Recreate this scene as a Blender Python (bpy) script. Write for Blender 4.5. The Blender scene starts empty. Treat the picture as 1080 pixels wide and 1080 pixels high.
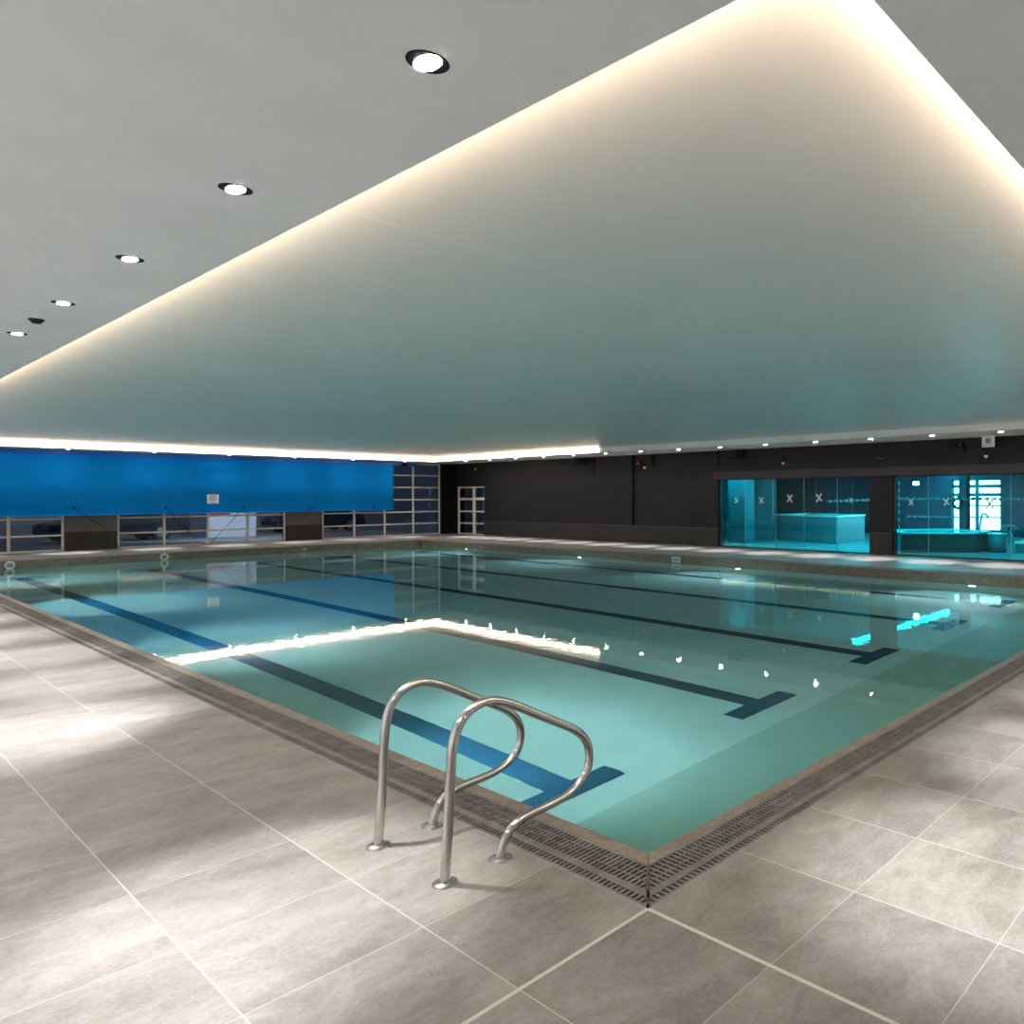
import bpy, bmesh, math, random
from mathutils import Vector, Matrix
random.seed(7)
S = bpy.context.scene
C = S.collection
PI = math.pi

# ------------------------------------------------------------------ camera
CAM = Vector((-2.0948, -2.1159, 1.64)); YAW = 0.92918; ROLL = -0.00337
Fw = Vector((math.sin(YAW), math.cos(YAW), 0)); Rw = Vector((math.cos(YAW), -math.sin(YAW), 0)); Dw = Vector((0, 0, -1))
cr = Rw * math.cos(ROLL) - Dw * math.sin(ROLL)
cd = Rw * math.sin(ROLL) + Dw * math.cos(ROLL)
cd_ = bpy.data.cameras.new('camera'); cam = bpy.data.objects.new('camera', cd_); C.objects.link(cam)
m = Matrix.Identity(4)
for i in range(3):
    m[i][0] = cr[i]; m[i][1] = -cd[i]; m[i][2] = -Fw[i]; m[i][3] = CAM[i]
cam.matrix_world = m
cd_.sensor_width = 36; cd_.lens = 781.078 / 1080 * 36
cd_.shift_x = (540 - 799.02) / 1080; cd_.shift_y = (523.02 - 540) / 1080
cd_.clip_start = 0.05; cd_.clip_end = 300
S.camera = cam
# ------------------------------------------------------------------ world, exposure
w = bpy.data.worlds.new('night_sky'); S.world = w; w.use_nodes = True
w.node_tree.nodes['Background'].inputs[0].default_value = (0.24, 0.30, 0.42, 1)
w.node_tree.nodes['Background'].inputs[1].default_value = 0.16
S.view_settings.view_transform = 'Standard'; S.view_settings.look = 'None'
S.view_settings.gamma = 1; S.view_settings.use_curve_mapping = False
S.view_settings.exposure = 1.32
S.cycles.max_bounces = 10; S.cycles.diffuse_bounces = 5; S.cycles.glossy_bounces = 5
S.cycles.transmission_bounces = 8; S.cycles.transparent_max_bounces = 12
S.cycles.sample_clamp_indirect = 3.0; S.cycles.sample_clamp_direct = 0
S.cycles.use_denoising = True
S.cycles.caustics_reflective = False; S.cycles.caustics_refractive = True
# light levels
LED_E = 6.6; DOWN_W = 370.0; POOL_W = 130.0; WIDE_W = 13.0

# ------------------------------------------------------------------ material helpers
def mat(name, col, rough=0.5, metal=0.0, emit=None, es=0.0, spec=0.5):
    m = bpy.data.materials.new(name); m.use_nodes = True
    b = m.node_tree.nodes['Principled BSDF']
    b.inputs['Base Color'].default_value = (*col, 1); b.inputs['Roughness'].default_value = rough
    b.inputs['Metallic'].default_value = metal; b.inputs['Specular IOR Level'].default_value = spec
    if emit:
        b.inputs['Emission Color'].default_value = (*emit, 1); b.inputs['Emission Strength'].default_value = es
    return m
class NT:
    def __init__(s, m): s.t = m.node_tree; s.n = s.t.nodes; s.l = s.t.links; s.b = s.n.get('Principled BSDF')
    def add(s, typ, **kw):
        n = s.n.new(typ)
        for k, v in kw.items(): setattr(n, k, v)
        return n
    def ln(s, a, b): s.l.new(a, b)
    def math(s, op, a, b=None, c=None):
        n = s.n.new('ShaderNodeMath'); n.operation = op
        for i, v in enumerate((a, b, c)):
            if v is None: continue
            if hasattr(v, 'is_output') or hasattr(v, 'links'): s.l.new(v, n.inputs[i])
            else: n.inputs[i].default_value = v
        return n.outputs[0]
    def mix(s, fac, a, b, bt='MIX'):
        n = s.n.new('ShaderNodeMix'); n.data_type = 'RGBA'; n.blend_type = bt
        for i, v in ((0, fac), (6, a), (7, b)):
            if hasattr(v, 'links'): s.l.new(v, n.inputs[i])
            elif isinstance(v, tuple): n.inputs[i].default_value = (*v, 1)
            else: n.inputs[i].default_value = v
        return n.outputs[2]
    def ramp(s, fac, stops):
        n = s.n.new('ShaderNodeValToRGB'); s.l.new(fac, n.inputs[0]); e = n.color_ramp.elements
        while len(e) < len(stops): e.new(0.5)
        for x, (p, c) in zip(e, stops): x.position = p; x.color = (*c, 1)
        return n.outputs[0]
    def noise(s, vec, scale, detail=4, rough=0.6, dist=0.0):
        n = s.n.new('ShaderNodeTexNoise'); n.inputs['Scale'].default_value = scale; n.inputs['Detail'].default_value = detail
        n.inputs['Roughness'].default_value = rough; n.inputs['Distortion'].default_value = dist
        if vec is not None: s.l.new(vec, n.inputs['Vector'])
        return n.outputs['Fac']
    def bump(s, h, st, dist=0.01):
        n = s.n.new('ShaderNodeBump'); n.inputs['Strength'].default_value = st; n.inputs['Distance'].default_value = dist
        s.l.new(h, n.inputs['Height']); return n.outputs[0]

def tile_mat():
    """big beige-grey porcelain tiles 0.6 m, pale grout, a wider white joint running off the pool corner"""
    m = mat('porcelain_deck_tile', (.4, .4, .4), .45); t = NT(m)
    tc = t.add('ShaderNodeTexCoord'); sx = t.add('ShaderNodeSeparateXYZ'); t.ln(tc.outputs['Object'], sx.inputs[0])
    X, Y = sx.outputs[0], sx.outputs[1]
    ux = t.math('DIVIDE', X, .598); uy = t.math('DIVIDE', Y, .598)
    fx = t.math('FLOOR', ux); fy = t.math('FLOOR', uy)
    def line(u, wid):
        a = t.math('ABSOLUTE', t.math('SUBTRACT', t.math('FRACT', t.math('ADD', u, .5)), .5))
        return t.math('LESS_THAN', a, wid)
    gx = line(ux, .0035); gy = line(uy, .0030)
    # wider joint along the two lines that leave the corner of the pool
    tx = t.math('MULTIPLY', t.math('LESS_THAN', t.math('ABSOLUTE', X), .0085), t.math('LESS_THAN', Y, 0.0))
    ty = t.math('MULTIPLY', t.math('LESS_THAN', t.math('ABSOLUTE', Y), .0085), t.math('LESS_THAN', X, 0.0))
    cb = t.add('ShaderNodeCombineXYZ'); t.ln(fx, cb.inputs[0]); t.ln(fy, cb.inputs[1])
    wn = t.add('ShaderNodeTexWhiteNoise'); t.ln(cb.outputs[0], wn.inputs['Vector'])
    # shift the stone pattern per tile
    sc = t.add('ShaderNodeVectorMath', operation='SCALE'); t.ln(wn.outputs['Color'], sc.inputs[0]); sc.inputs['Scale'].default_value = 17
    ad = t.add('ShaderNodeVectorMath', operation='ADD'); t.ln(tc.outputs['Object'], ad.inputs[0]); t.ln(sc.outputs[0], ad.inputs[1])
    mp = t.add('ShaderNodeMapping'); t.ln(ad.outputs[0], mp.inputs[0]); mp.inputs['Scale'].default_value = (1, 1.7, 1); mp.inputs['Rotation'].default_value = (0, 0, .9)
    n1 = t.noise(mp.outputs[0], 1.4, 7, .66, .8); n2 = t.noise(mp.outputs[0], 3.4, 12, .78, .9); n3 = t.noise(ad.outputs[0], 60, 4, .6)
    base = t.ramp(n1, [(.30, (.10, .080, .066)), (.48, (.205, .178, .157)), (.68, (.33, .295, .268))])
    c2 = t.mix(.42, base, t.ramp(n2, [(.32, (.09, .072, .060)), (.5, (.22, .195, .172)), (.68, (.42, .38, .345))]))
    c3 = t.mix(.18, c2, t.ramp(n3, [(.3, (.08, .07, .06)), (.7, (.40, .37, .34))]))
    hv = t.add('ShaderNodeHueSaturation'); t.ln(c3, hv.inputs['Color'])
    t.ln(t.math('ADD', t.math('MULTIPLY', wn.outputs['Value'], .22), .92), hv.inputs['Value'])
    g = t.math('MAXIMUM', t.math('MAXIMUM', t.math('MULTIPLY', gx, .85), t.math('MULTIPLY', gy, .6)), t.math('MAXIMUM', tx, ty))
    col = t.mix(g, hv.outputs[0], (.55, .49, .44))
    t.ln(col, t.b.inputs['Base Color'])
    t.ln(t.math('ADD', t.math('MULTIPLY', n2, .22), .36), t.b.inputs['Roughness'])
    t.ln(t.bump(t.math('SUBTRACT', t.math('MULTIPLY', n2, .25), g), .35, .002), t.b.inputs['Normal'])
    return m
def stone_mat():
    m = mat('wet_coping_stone', (.3, .25, .2), .4); t = NT(m); tc = t.add('ShaderNodeTexCoord')
    n = t.noise(tc.outputs['Object'], 6, 6, .7, .6); n2 = t.noise(tc.outputs['Object'], 40, 4, .6)
    c = t.ramp(n, [(.3, (.075, .055, .04)), (.5, (.16, .125, .095)), (.72, (.28, .23, .185))])
    t.ln(t.mix(.3, c, t.ramp(n2, [(.3, (.15, .11, .08)), (.7, (.5, .42, .34))])), t.b.inputs['Base Color']); return m
def pool_tile_mat(name, c1, c2, s=.025):
    m = mat(name, c1, .35); t = NT(m); tc = t.add('ShaderNodeTexCoord')
    mp = t.add('ShaderNodeMapping'); t.ln(tc.outputs['Object'], mp.inputs[0])
    n = t.noise(mp.outputs[0], 1.2, 3); n2 = t.noise(mp.outputs[0], 35, 3)
    f = t.math('ADD', t.math('MULTIPLY', n, .6), t.math('MULTIPLY', n2, .4))
    t.ln(t.ramp(f, [(.35, c1), (.65, c2)]), t.b.inputs['Base Color']); return m
def block_mat():
    """charcoal painted blockwork: brick courses as faint relief"""
    m = mat('charcoal_painted_block', (.035, .032, .036), .55, spec=.25); t = NT(m); tc = t.add('ShaderNodeTexCoord')
    sx = t.add('ShaderNodeSeparateXYZ'); t.ln(tc.outputs['Object'], sx.inputs[0])
    cb = t.add('ShaderNodeCombineXYZ'); t.ln(t.math('ADD', sx.outputs[0], sx.outputs[1]), cb.inputs[0]); t.ln(sx.outputs[2], cb.inputs[1])
    br = t.add('ShaderNodeTexBrick'); t.ln(cb.outputs[0], br.inputs['Vector'])
    br.inputs['Scale'].default_value = 1; br.inputs['Brick Width'].default_value = .44; br.inputs['Row Height'].default_value = .22
    br.inputs['Mortar Size'].default_value = .007; br.inputs['Mortar Smooth'].default_value = .2
    br.inputs['Color1'].default_value = (.0155, .0134, .0158, 1); br.inputs['Color2'].default_value = (.0195, .017, .0192, 1); br.inputs['Mortar'].default_value = (.007, .006, .0075, 1)
    n = t.noise(tc.outputs['Object'], 3, 4)
    t.ln(t.mix(.25, br.outputs['Color'], t.ramp(n, [(.3, (.009, .008, .0095)), (.7, (.024, .021, .023))])), t.b.inputs['Base Color'])
    t.ln(t.bump(t.math('SUBTRACT', 1, br.outputs['Fac']), .8, .006), t.b.inputs['Normal']); return m
def dado_mat():
    m = mat('dark_stone_dado_tile', (.05, .045, .04), .45); t = NT(m); tc = t.add('ShaderNodeTexCoord')
    sx = t.add('ShaderNodeSeparateXYZ'); t.ln(tc.outputs['Object'], sx.inputs[0])
    u = t.math('DIVIDE', t.math('ADD', sx.outputs[0], sx.outputs[1]), .598)
    a = t.math('ABSOLUTE', t.math('SUBTRACT', t.math('FRACT', t.math('ADD', u, .02)), .5))
    g = t.math('GREATER_THAN', a, .4905)
    g2 = t.math('GREATER_THAN', sx.outputs[2], .585)
    n = t.noise(tc.outputs['Object'], 5, 6, .7, .8)
    c = t.ramp(n, [(.3, (.013, .011, .010)), (.55, (.025, .022, .0195)), (.75, (.042, .036, .033))])
    t.ln(t.mix(t.math('MAXIMUM', t.math('MULTIPLY', g, .6), g2), c, (.12, .11, .105)), t.b.inputs['Base Color']); return m
def water_mat():
    m = bpy.data.materials.new('pool_water'); m.use_nodes = True; t = NT(m); t.n.clear()
    out = t.add('ShaderNodeOutputMaterial'); fr = t.add('ShaderNodeFresnel'); fr.inputs[0].default_value = 1.333
    gl = t.add('ShaderNodeBsdfGlossy'); gl.inputs['Roughness'].default_value = .0
    rf = t.add('ShaderNodeBsdfRefraction'); rf.inputs['Roughness'].default_value = 0; rf.inputs['IOR'].default_value = 1.333
    rf.inputs['Color'].default_value = (.80, .955, .945, 1)
    mx = t.add('ShaderNodeMixShader')
    tc = t.add('ShaderNodeTexCoord')
    h1 = t.noise(tc.outputs['Object'], 7, 2, .5); h2 = t.noise(tc.outputs['Object'], 25, 2, .5)
    hh = t.math('ADD', t.math('MULTIPLY', h1, 1.0), t.math('MULTIPLY', h2, .15))
    b = t.bump(hh, .03, .018)
    for n in (fr, gl, rf): t.ln(b, n.inputs['Normal'])
    t.ln(fr.outputs[0], mx.inputs[0]); t.ln(rf.outputs[0], mx.inputs[1]); t.ln(gl.outputs[0], mx.inputs[2]); t.ln(mx.outputs[0], out.inputs[0])
    return m
def pane_mat(name, tint, refl=1.0):
    m = bpy.data.materials.new(name); m.use_nodes = True; t = NT(m); t.n.clear()
    out = t.add('ShaderNodeOutputMaterial'); fr = t.add('ShaderNodeFresnel'); fr.inputs[0].default_value = 1.5
    gl = t.add('ShaderNodeBsdfGlossy'); gl.inputs['Roughness'].default_value = 0
    tr = t.add('ShaderNodeBsdfTransparent'); tr.inputs[0].default_value = (*tint, 1)
    mx = t.add('ShaderNodeMixShader'); t.ln(t.math('MULTIPLY', fr.outputs[0], refl), mx.inputs[0]); t.ln(tr.outputs[0], mx.inputs[1]); t.ln(gl.outputs[0], mx.inputs[2]); t.ln(mx.outputs[0], out.inputs[0])
    return m
def paint_mat(name, col, rough, amt=.03, sc=2):
    m = mat(name, col, rough); t = NT(m); tc = t.add('ShaderNodeTexCoord'); n = t.noise(tc.outputs['Object'], sc, 4)
    lo = tuple(c * (1 - amt) for c in col); hi = tuple(min(1, c * (1 + amt)) for c in col)
    t.ln(t.ramp(n, [(.3, lo), (.7, hi)]), t.b.inputs['Base Color']); return m
def ceil_mat():
    m = mat('satin_ceiling_membrane', (.72, .72, .72), .36, spec=.35); t = NT(m); tc = t.add('ShaderNodeTexCoord')
    sx = t.add('ShaderNodeSeparateXYZ'); t.ln(tc.outputs['Object'], sx.inputs[0])
    u = t.math('DIVIDE', t.math('SUBTRACT', sx.outputs[1], 2.28), 3.42)   # welded seams across the membrane
    a = t.math('ABSOLUTE', t.math('SUBTRACT', t.math('FRACT', t.math('ADD', u, .5)), .5))
    g = t.math('LESS_THAN', a, .0022)
    n = t.noise(tc.outputs['Object'], .7, 3)
    t.ln(t.mix(g, t.ramp(n, [(.3, (.77, .77, .775)), (.7, (.81, .81, .815))]), (.90, .89, .87)), t.b.inputs['Base Color']); return m
def steel_mat():
    m = mat('brushed_stainless_steel', (.62, .59, .56), .22, 1.0); t = NT(m); tc = t.add('ShaderNodeTexCoord')
    n = t.noise(tc.outputs['Object'], 14, 4, .6)
    t.ln(t.ramp(n, [(.3, (.16,) * 3), (.7, (.22,) * 3)]), t.b.inputs['Roughness'])
    t.ln(t.ramp(n, [(.3, (.56, .53, .50)), (.7, (.62, .59, .565))]), t.b.inputs['Base Color']); return m
def grate_mat():
    m = mat('weathered_grey_plastic', (.3, .27, .25), .5); t = NT(m); tc = t.add('ShaderNodeTexCoord')
    n = t.noise(tc.outputs['Object'], 5, 6, .7, .5)
    t.ln(t.ramp(n, [(.3, (.095, .080, .070)), (.55, (.18, .16, .148)), (.8, (.30, .265, .24))]), t.b.inputs['Base Color']); return m
def blue_mat():
    m = mat('blue_pvc_sheet', (.0, .16, .52), .75, spec=.12); t = NT(m); tc = t.add('ShaderNodeTexCoord')
    mp = t.add('ShaderNodeMapping'); t.ln(tc.outputs['Object'], mp.inputs[0]); mp.inputs['Scale'].default_value = (1.0, 1, .25)
    n = t.noise(mp.outputs[0], 1.6, 3)
    t.ln(t.ramp(n, [(.3, (.0, .30, .90)), (.7, (.0, .33, .95))]), t.b.inputs['Base Color'])
    t.ln(t.bump(n, .25, .03), t.b.inputs['Normal']); return m

M = dict(
    tile=tile_mat(), stone=stone_mat(), block=block_mat(), dado=dado_mat(), water=water_mat(), ceil=ceil_mat(), steel=steel_mat(), grate=grate_mat(), blue=blue_mat(),
    poolband=pool_tile_mat('darker_green_pool_floor', (.29, .51, .45), (.36, .59, .52)), pool=pool_tile_mat('aqua_pool_tile', (.40, .65, .61), (.49, .75, .71)), lane=pool_tile_mat('navy_lane_tile', (.006, .045, .085), (.012, .065, .11)),
    soffit=paint_mat('matt_white_soffit_paint', (.88, .88, .89), .8), white_wall=paint_mat('pale_grey_wall_paint', (.8, .8, .81), .7),
    pier=paint_mat('charcoal_pier_paint', (.13, .12, .118), .6, .1), lintel=paint_mat('charcoal_lintel_paint', (.020, .017, .019), .5, .1), frame=paint_mat('cream_white_aluminium', (.82, .77, .70), .35, .04, 6),
    black=mat('black_plastic', (.008, .008, .009), .6, spec=.2), dark=mat('dark_channel', (.02, .018, .016), .8), white=mat('white_plastic', (.8, .8, .78), .35),
    led=mat('warm_led_tape', (1, 1, 1), .5, emit=(1.0, .74, .50), es=LED_E), lens=mat('lit_downlight_lens', (1, 1, 1), .4, emit=(1.0, .96, .92), es=60.0),
    ulens=mat('lit_pool_lamp_lens', (1, 1, 1), .4, emit=(.80, .92, 1.0), es=30.0), glass=pane_mat('teal_tinted_glass', (.40, .92, .95)), nglass=pane_mat('night_window_glass', (.78, .84, .9), .9),
    joint=mat('silicone_glass_joint', (.08, .45, .55), .3), decal=mat('frosted_white_decal', (.62, .72, .72), .6),
    navy=paint_mat('deep_navy_spa_wall', (.010, .05, .085), .5, .2), spafloor=paint_mat('pale_spa_floor_tile', (.20, .24, .25), .4, .05), spaceil=paint_mat('spa_ceiling_paint', (.6, .62, .64), .7),
    spatile=mat('dark_spa_tile', (.05, .055, .05), .4), spatub=paint_mat('pale_spa_tub_tile', (.08, .17, .20), .4, .08), cyan=mat('cyan_led_tape', (1, 1, 1), .5, emit=(.0, .78, .95), es=36.0),
    dayglass=mat('backlit_frosted_pane', (.8, .8, .85), .5, emit=(.88, .93, 1.0), es=5.0), red=mat('red_plastic', (.55, .03, .03), .4), ropeblue=mat('blue_float_plastic', (.01, .17, .75), .4),
    asphalt=paint_mat('asphalt', (.30, .31, .33), .8, .3, 5), carpaint=mat('dark_blue_car_paint', (.02, .03, .05), .25, .3), tyre=mat('tyre_rubber', (.01, .01, .01), .8), carglass=mat('car_window_glass', (.01, .012, .015), .1),
    container=mat('white_ribbed_metal', (.7, .74, .8), .5), hedge=paint_mat('dark_hedge_leaves', (.02, .03, .025), .9, .5, 12), chrome=mat('polished_chrome', (.8, .8, .8), .08, 1.0), cladding=paint_mat('grey_blue_cladding', (.32, .34, .38), .7), silver=mat('silver_car_paint', (.3, .32, .35), .25, .5),
    greytext=mat('grey_print', (.25, .27, .33), .6), spawater=mat('lit_spa_water', (.05, .5, .6), .1), floodlens=mat('lit_flood_lens', (1, 1, 1), .4, emit=(.75, 1.0, .95), es=60.0), seam=mat('black_rubber_seal', (.01, .01, .012), .5),
)
# ------------------------------------------------------------------ geometry helpers
def box(bm, x0, x1, y0, y1, z0, z1):
    v = [bm.verts.new(p) for p in ((x0, y0, z0), (x1, y0, z0), (x1, y1, z0), (x0, y1, z0), (x0, y0, z1), (x1, y0, z1), (x1, y1, z1), (x0, y1, z1))]
    for f in ((3, 2, 1, 0), (4, 5, 6, 7), (0, 1, 5, 4), (1, 2, 6, 5), (2, 3, 7, 6), (3, 0, 4, 7)): bm.faces.new([v[i] for i in f])
def prism(bm, pts, z0, z1):
    a = [bm.verts.new((x, y, z0)) for x, y in pts]; b = [bm.verts.new((x, y, z1)) for x, y in pts]; n = len(pts)
    bm.faces.new(a[::-1]); bm.faces.new(b)
    for i in range(n): bm.faces.new((a[i], a[(i + 1) % n], b[(i + 1) % n], b[i]))
def cyl(bm, p0, p1, r0, r1=None, n=20):
    p0 = Vector(p0); p1 = Vector(p1); r1 = r0 if r1 is None else r1; d = (p1 - p0).normalized()
    u = d.orthogonal().normalized(); v = d.cross(u)
    A = [bm.verts.new(p0 + (u * math.cos(t) + v * math.sin(t)) * r0) for t in [2 * PI * i / n for i in range(n)]]
    B = [bm.verts.new(p1 + (u * math.cos(t) + v * math.sin(t)) * r1) for t in [2 * PI * i / n for i in range(n)]]
    bm.faces.new(A[::-1]); bm.faces.new(B)
    for i in range(n): bm.faces.new((A[i], A[(i + 1) % n], B[(i + 1) % n], B[i]))
def ring(bm, c, axis, R, r, n=32, k=10, arc=2 * PI):
    c = Vector(c); d = Vector(axis).normalized(); u = d.orthogonal().normalized(); v = d.cross(u); rows = []
    for i in range(n):
        a = 2 * PI * i / n; e = u * math.cos(a) + v * math.sin(a)
        rows.append([bm.verts.new(c + e * (R + r * math.cos(2 * PI * j / k)) + d * r * math.sin(2 * PI * j / k)) for j in range(k)])
    for i in range(n):
        for j in range(k): bm.faces.new((rows[i][j], rows[(i + 1) % n][j], rows[(i + 1) % n][(j + 1) % k], rows[i][(j + 1) % k]))
def tube(bm, pts, r, n=16, caps=True):
    pts = [Vector(p) for p in pts]; rows = []; pu = None
    for i, p in enumerate(pts):
        d = (pts[min(i + 1, len(pts) - 1)] - pts[max(i - 1, 0)]).normalized()
        u = d.orthogonal().normalized() if pu is None else (pu - d * pu.dot(d)).normalized()
        pu = u; v = d.cross(u)
        rows.append([bm.verts.new(p + (u * math.cos(2 * PI * j / n) + v * math.sin(2 * PI * j / n)) * r) for j in range(n)])
    for a, b in zip(rows, rows[1:]):
        for j in range(n): bm.faces.new((a[j], a[(j + 1) % n], b[(j + 1) % n], b[j]))
    if caps: bm.faces.new(rows[0][::-1]); bm.faces.new(rows[-1])
def smooth_path(pts, it=2):
    pts = [Vector(p) for p in pts]
    for _ in range(it):
        q = [pts[0]]
        for a, b in zip(pts, pts[1:]): q += [a * .75 + b * .25, a * .25 + b * .75]
        q.append(pts[-1]); pts = q
    return pts
def obj(name, bm, material, parent=None, smooth=False, bevel=0, loc=None):
    me = bpy.data.meshes.new(name); bmesh.ops.recalc_face_normals(bm, faces=bm.faces); bm.to_mesh(me); bm.free()
    me.materials.append(material); o = bpy.data.objects.new(name, me); C.objects.link(o)
    if smooth:
        for p in me.polygons: p.use_smooth = len(p.vertices) == 4
    if bevel:
        b = o.modifiers.new('edge_bevel', 'BEVEL'); b.width = bevel; b.segments = 2; b.limit_method = 'ANGLE'
    if parent: o.parent = parent
    if loc: o.location = loc
    return o
def BM(): return bmesh.new()
def B1(*a):
    bm = BM(); box(bm, *a); return bm
def thing(name, label, cat, loc=(0, 0, 0), group=None, rz=0):
    o = bpy.data.objects.new(name, None); C.objects.link(o); o.location = loc; o.rotation_euler = (0, 0, rz); o.empty_display_size = .1
    o['label'] = label; o['category'] = cat
    if group: o['group'] = group
    return o
def tag(o, label, cat, group=None, kind=None):
    o['label'] = label; o['category'] = cat
    if group: o['group'] = group
    if kind: o['kind'] = kind
    return o
def struct(name, bm, m, parent=None, label=None, **k):
    o = obj(name, bm, m, parent, **k)
    if parent is None: o['kind'] = 'structure'
    if label: o['label'] = label
    return o
def dup(root, label=None, loc=None, rz=None, group=None):
    r = root.copy(); C.objects.link(r)
    if label: r['label'] = label
    if group: r['group'] = group
    if loc is not None: r.location = loc
    if rz is not None: r.rotation_euler = (0, 0, rz)
    for ch in list(root.children):
        c = ch.copy(); C.objects.link(c); c.parent = r
        for g in list(ch.children):
            d = g.copy(); C.objects.link(d); d.parent = c
    return r
ORD = ['nearest', 'second', 'third', 'fourth', 'fifth', 'sixth', 'seventh', 'eighth', 'ninth', 'tenth', 'eleventh', 'twelfth', 'thirteenth', 'fourteenth', 'fifteenth', 'sixteenth', 'seventeenth']

# ------------------------------------------------------------------ dimensions
RX0, RX1, RY0, RY1 = -3.4, 16.38, -3.8, 28.9       # room
GX1, GY1 = 13.16, 25.40                            # outer edge of the grates (near corner is the origin)
PX0, PX1, PY0, PY1 = .33, 12.83, .33, 25.07        # water edge
GW = .25                                           # width of a grate
ZC, ZT = 3.11, 3.27                                # soffit, raised ceiling
TX0, TX1, TY0, TY1 = -.37, 14.62, -1.08, 27.28     # tray edge
ZW, ZF = -.2, -1.3
LM = (1.58, 4.08, 6.58, 9.08, 11.58)               # lane markings
# ------------------------------------------------------------------ floor, pool shell, coping
bm = BM()
box(bm, RX0, 0, RY0, RY1, -.3, 0); box(bm, GX1, RX1, RY0, RY1, -.3, 0); box(bm, 0, GX1, RY0, 0, -.3, 0); box(bm, 0, GX1, GY1, RY1, -.3, 0)
struct('floor', bm, M['tile'])
def frame_ring(bm, a, b, c, d, wdt, z0, z1):          # rectangular ring, outer a..b x c..d, mitred
    o = [(a, c), (b, c), (b, d), (a, d)]; i = [(a + wdt, c + wdt), (b - wdt, c + wdt), (b - wdt, d - wdt), (a + wdt, d - wdt)]
    for k in range(4): prism(bm, [o[k], o[(k + 1) % 4], i[(k + 1) % 4], i[k]], z0, z1)
bm = BM(); frame_ring(bm, GW, GX1 - GW, GW, GY1 - GW, PX0 - GW, -.36, 0)
struct('trim_1', bm, M['stone'], label='brown stone lip running all round the water', bevel=.006)
bm = BM(); frame_ring(bm, 0, GX1, 0, GY1, GW, -.3, -.12)
struct('trim_2', bm, M['dark'], label='dark overflow channel under the grates')
bm = BM(); frame_ring(bm, PX0 - .2, PX1 + .2, PY0 - .2, PY1 + .2, .2, ZF, -.36)
box(bm, PX0 - .2, PX1 + .2, PY0 - .2, PY1 + .2, ZF - .2, ZF)
basin = struct('pool_basin', bm, M['pool'])
struct('end_band', B1(PX0, PX1, PY0, 2.0, ZF - .01, ZF + .002), M['poolband'], basin, label='darker green band along the near end of the pool floor')  # thin slab, darker and greener than the rest of the pool floor
for i, x in enumerate(LM):                             # T-ended lane markings laid on the pool bottom
    bm = BM()
    for (a, b, c, d) in ((x - .125, x + .125, 2.58, 22.82), (x - .48, x + .48, 2.33, 2.58), (x - .48, x + .48, 22.82, 23.07)):
        box(bm, a, b, c, d, ZF - .01, ZF + .004)
    struct('lane_marking', bm, M['lane'], basin)
bm = BM(); v = [bm.verts.new(p) for p in ((PX0, PY0, 0), (PX1, PY0, 0), (PX1, PY1, 0), (PX0, PY1, 0))]; bm.faces.new(v)
wat = obj('pool_water', bm, M['water'], loc=(0, 0, ZW)); tag(wat, 'still turquoise water filling the rectangular swimming pool', 'water', kind='stuff')

# ------------------------------------------------------------------ overflow grates
def grate_bm(L, m0, m1):
    """grate along +y, outer edge at x=0, water side at x=GW; m0/m1: mitred end"""
    bm = BM(); zt = -.001; zb = -.028
    def y0(x): return x + .003 if m0 else .002
    def y1(x): return L - x - .003 if m1 else L - .002
    strips = [(0, .018), (.058, .098), (.142, .149), (.190, .197), (.238, .25)]; slots = [(.018, .058), (.098, .142), (.149, .190), (.197, .238)]
    for a, b in strips: prism(bm, [(a, y0(a)), (b, y0(b)), (b, y1(b)), (a, y1(a))], zb, zt)
    p = .0285
    for k, (a, b) in enumerate(slots):
        y = p * .5
        while y < L:
            lo = y - .0065; hi = y + .0065
            b0 = b
            if m0: b = min(b, lo - .003)
            if m1: b = min(b, L - .003 - hi)
            if b - a > .006:
                f = [bm.verts.new(q) for q in ((a, lo, zt - .002), (b, lo, zt - .002), (b, hi, zt - .002), (a, hi, zt - .002))]; bm.faces.new(f)
                g = [bm.verts.new(q) for q in ((a, lo, zb), (b, lo, zb), (b, hi, zb), (a, hi, zb))]; bm.faces.new(g[::-1])
                bm.faces.new((f[0], g[0], g[1], f[1])); bm.faces.new((f[2], g[2], g[3], f[3]))
            b = b0; y += p
    for e, fl in ((0, m0), (1, m1)):                   # end frame
        wd = .006
        if fl:
            if e == 0: prism(bm, [(0, .003), (GW, GW + .003), (GW, GW + wd * 1.6), (0, wd * 1.6)], zb, zt)
            else: prism(bm, [(0, L - .003), (0, L - wd * 1.6), (GW, L - GW - wd * 1.6), (GW, L - GW - .003)], zb, zt)
        else:
            y = .002 if e == 0 else L - .002 - wd
            box(bm, 0, GW, y, y + wd, zb, zt)
    return bm
def grate_run(n, total, place, side):
    L = total / n; protos = {}
    for i in range(n):
        key = (i == 0, i == n - 1)
        lab = 'slotted grey overflow grate section %s, %s from the %s corner' % (side[0], ORD[i] if i else 'first', side[1])
        if key in protos: o = protos[key].copy(); C.objects.link(o)
        else: o = protos[key] = obj('overflow_grate', grate_bm(L, *key), M['grate'])
        place(o, i * L, L)
        tag(o, lab, 'drain grate', 'overflow grates ' + side[0])
def p_left(o, s, L): o.location = (0, s, 0)
def p_near(o, s, L): o.location = (s, 0, 0); o.rotation_euler = (0, 0, -PI / 2); o.scale = (-1, 1, 1)
def p_far(o, s, L): o.location = (s, GY1, 0); o.rotation_euler = (0, 0, -PI / 2)
def p_dark(o, s, L): o.location = (GX1, s, 0); o.scale = (-1, 1, 1)
grate_run(11, GY1, p_left, ('along the left pool edge', 'near'))
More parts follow.
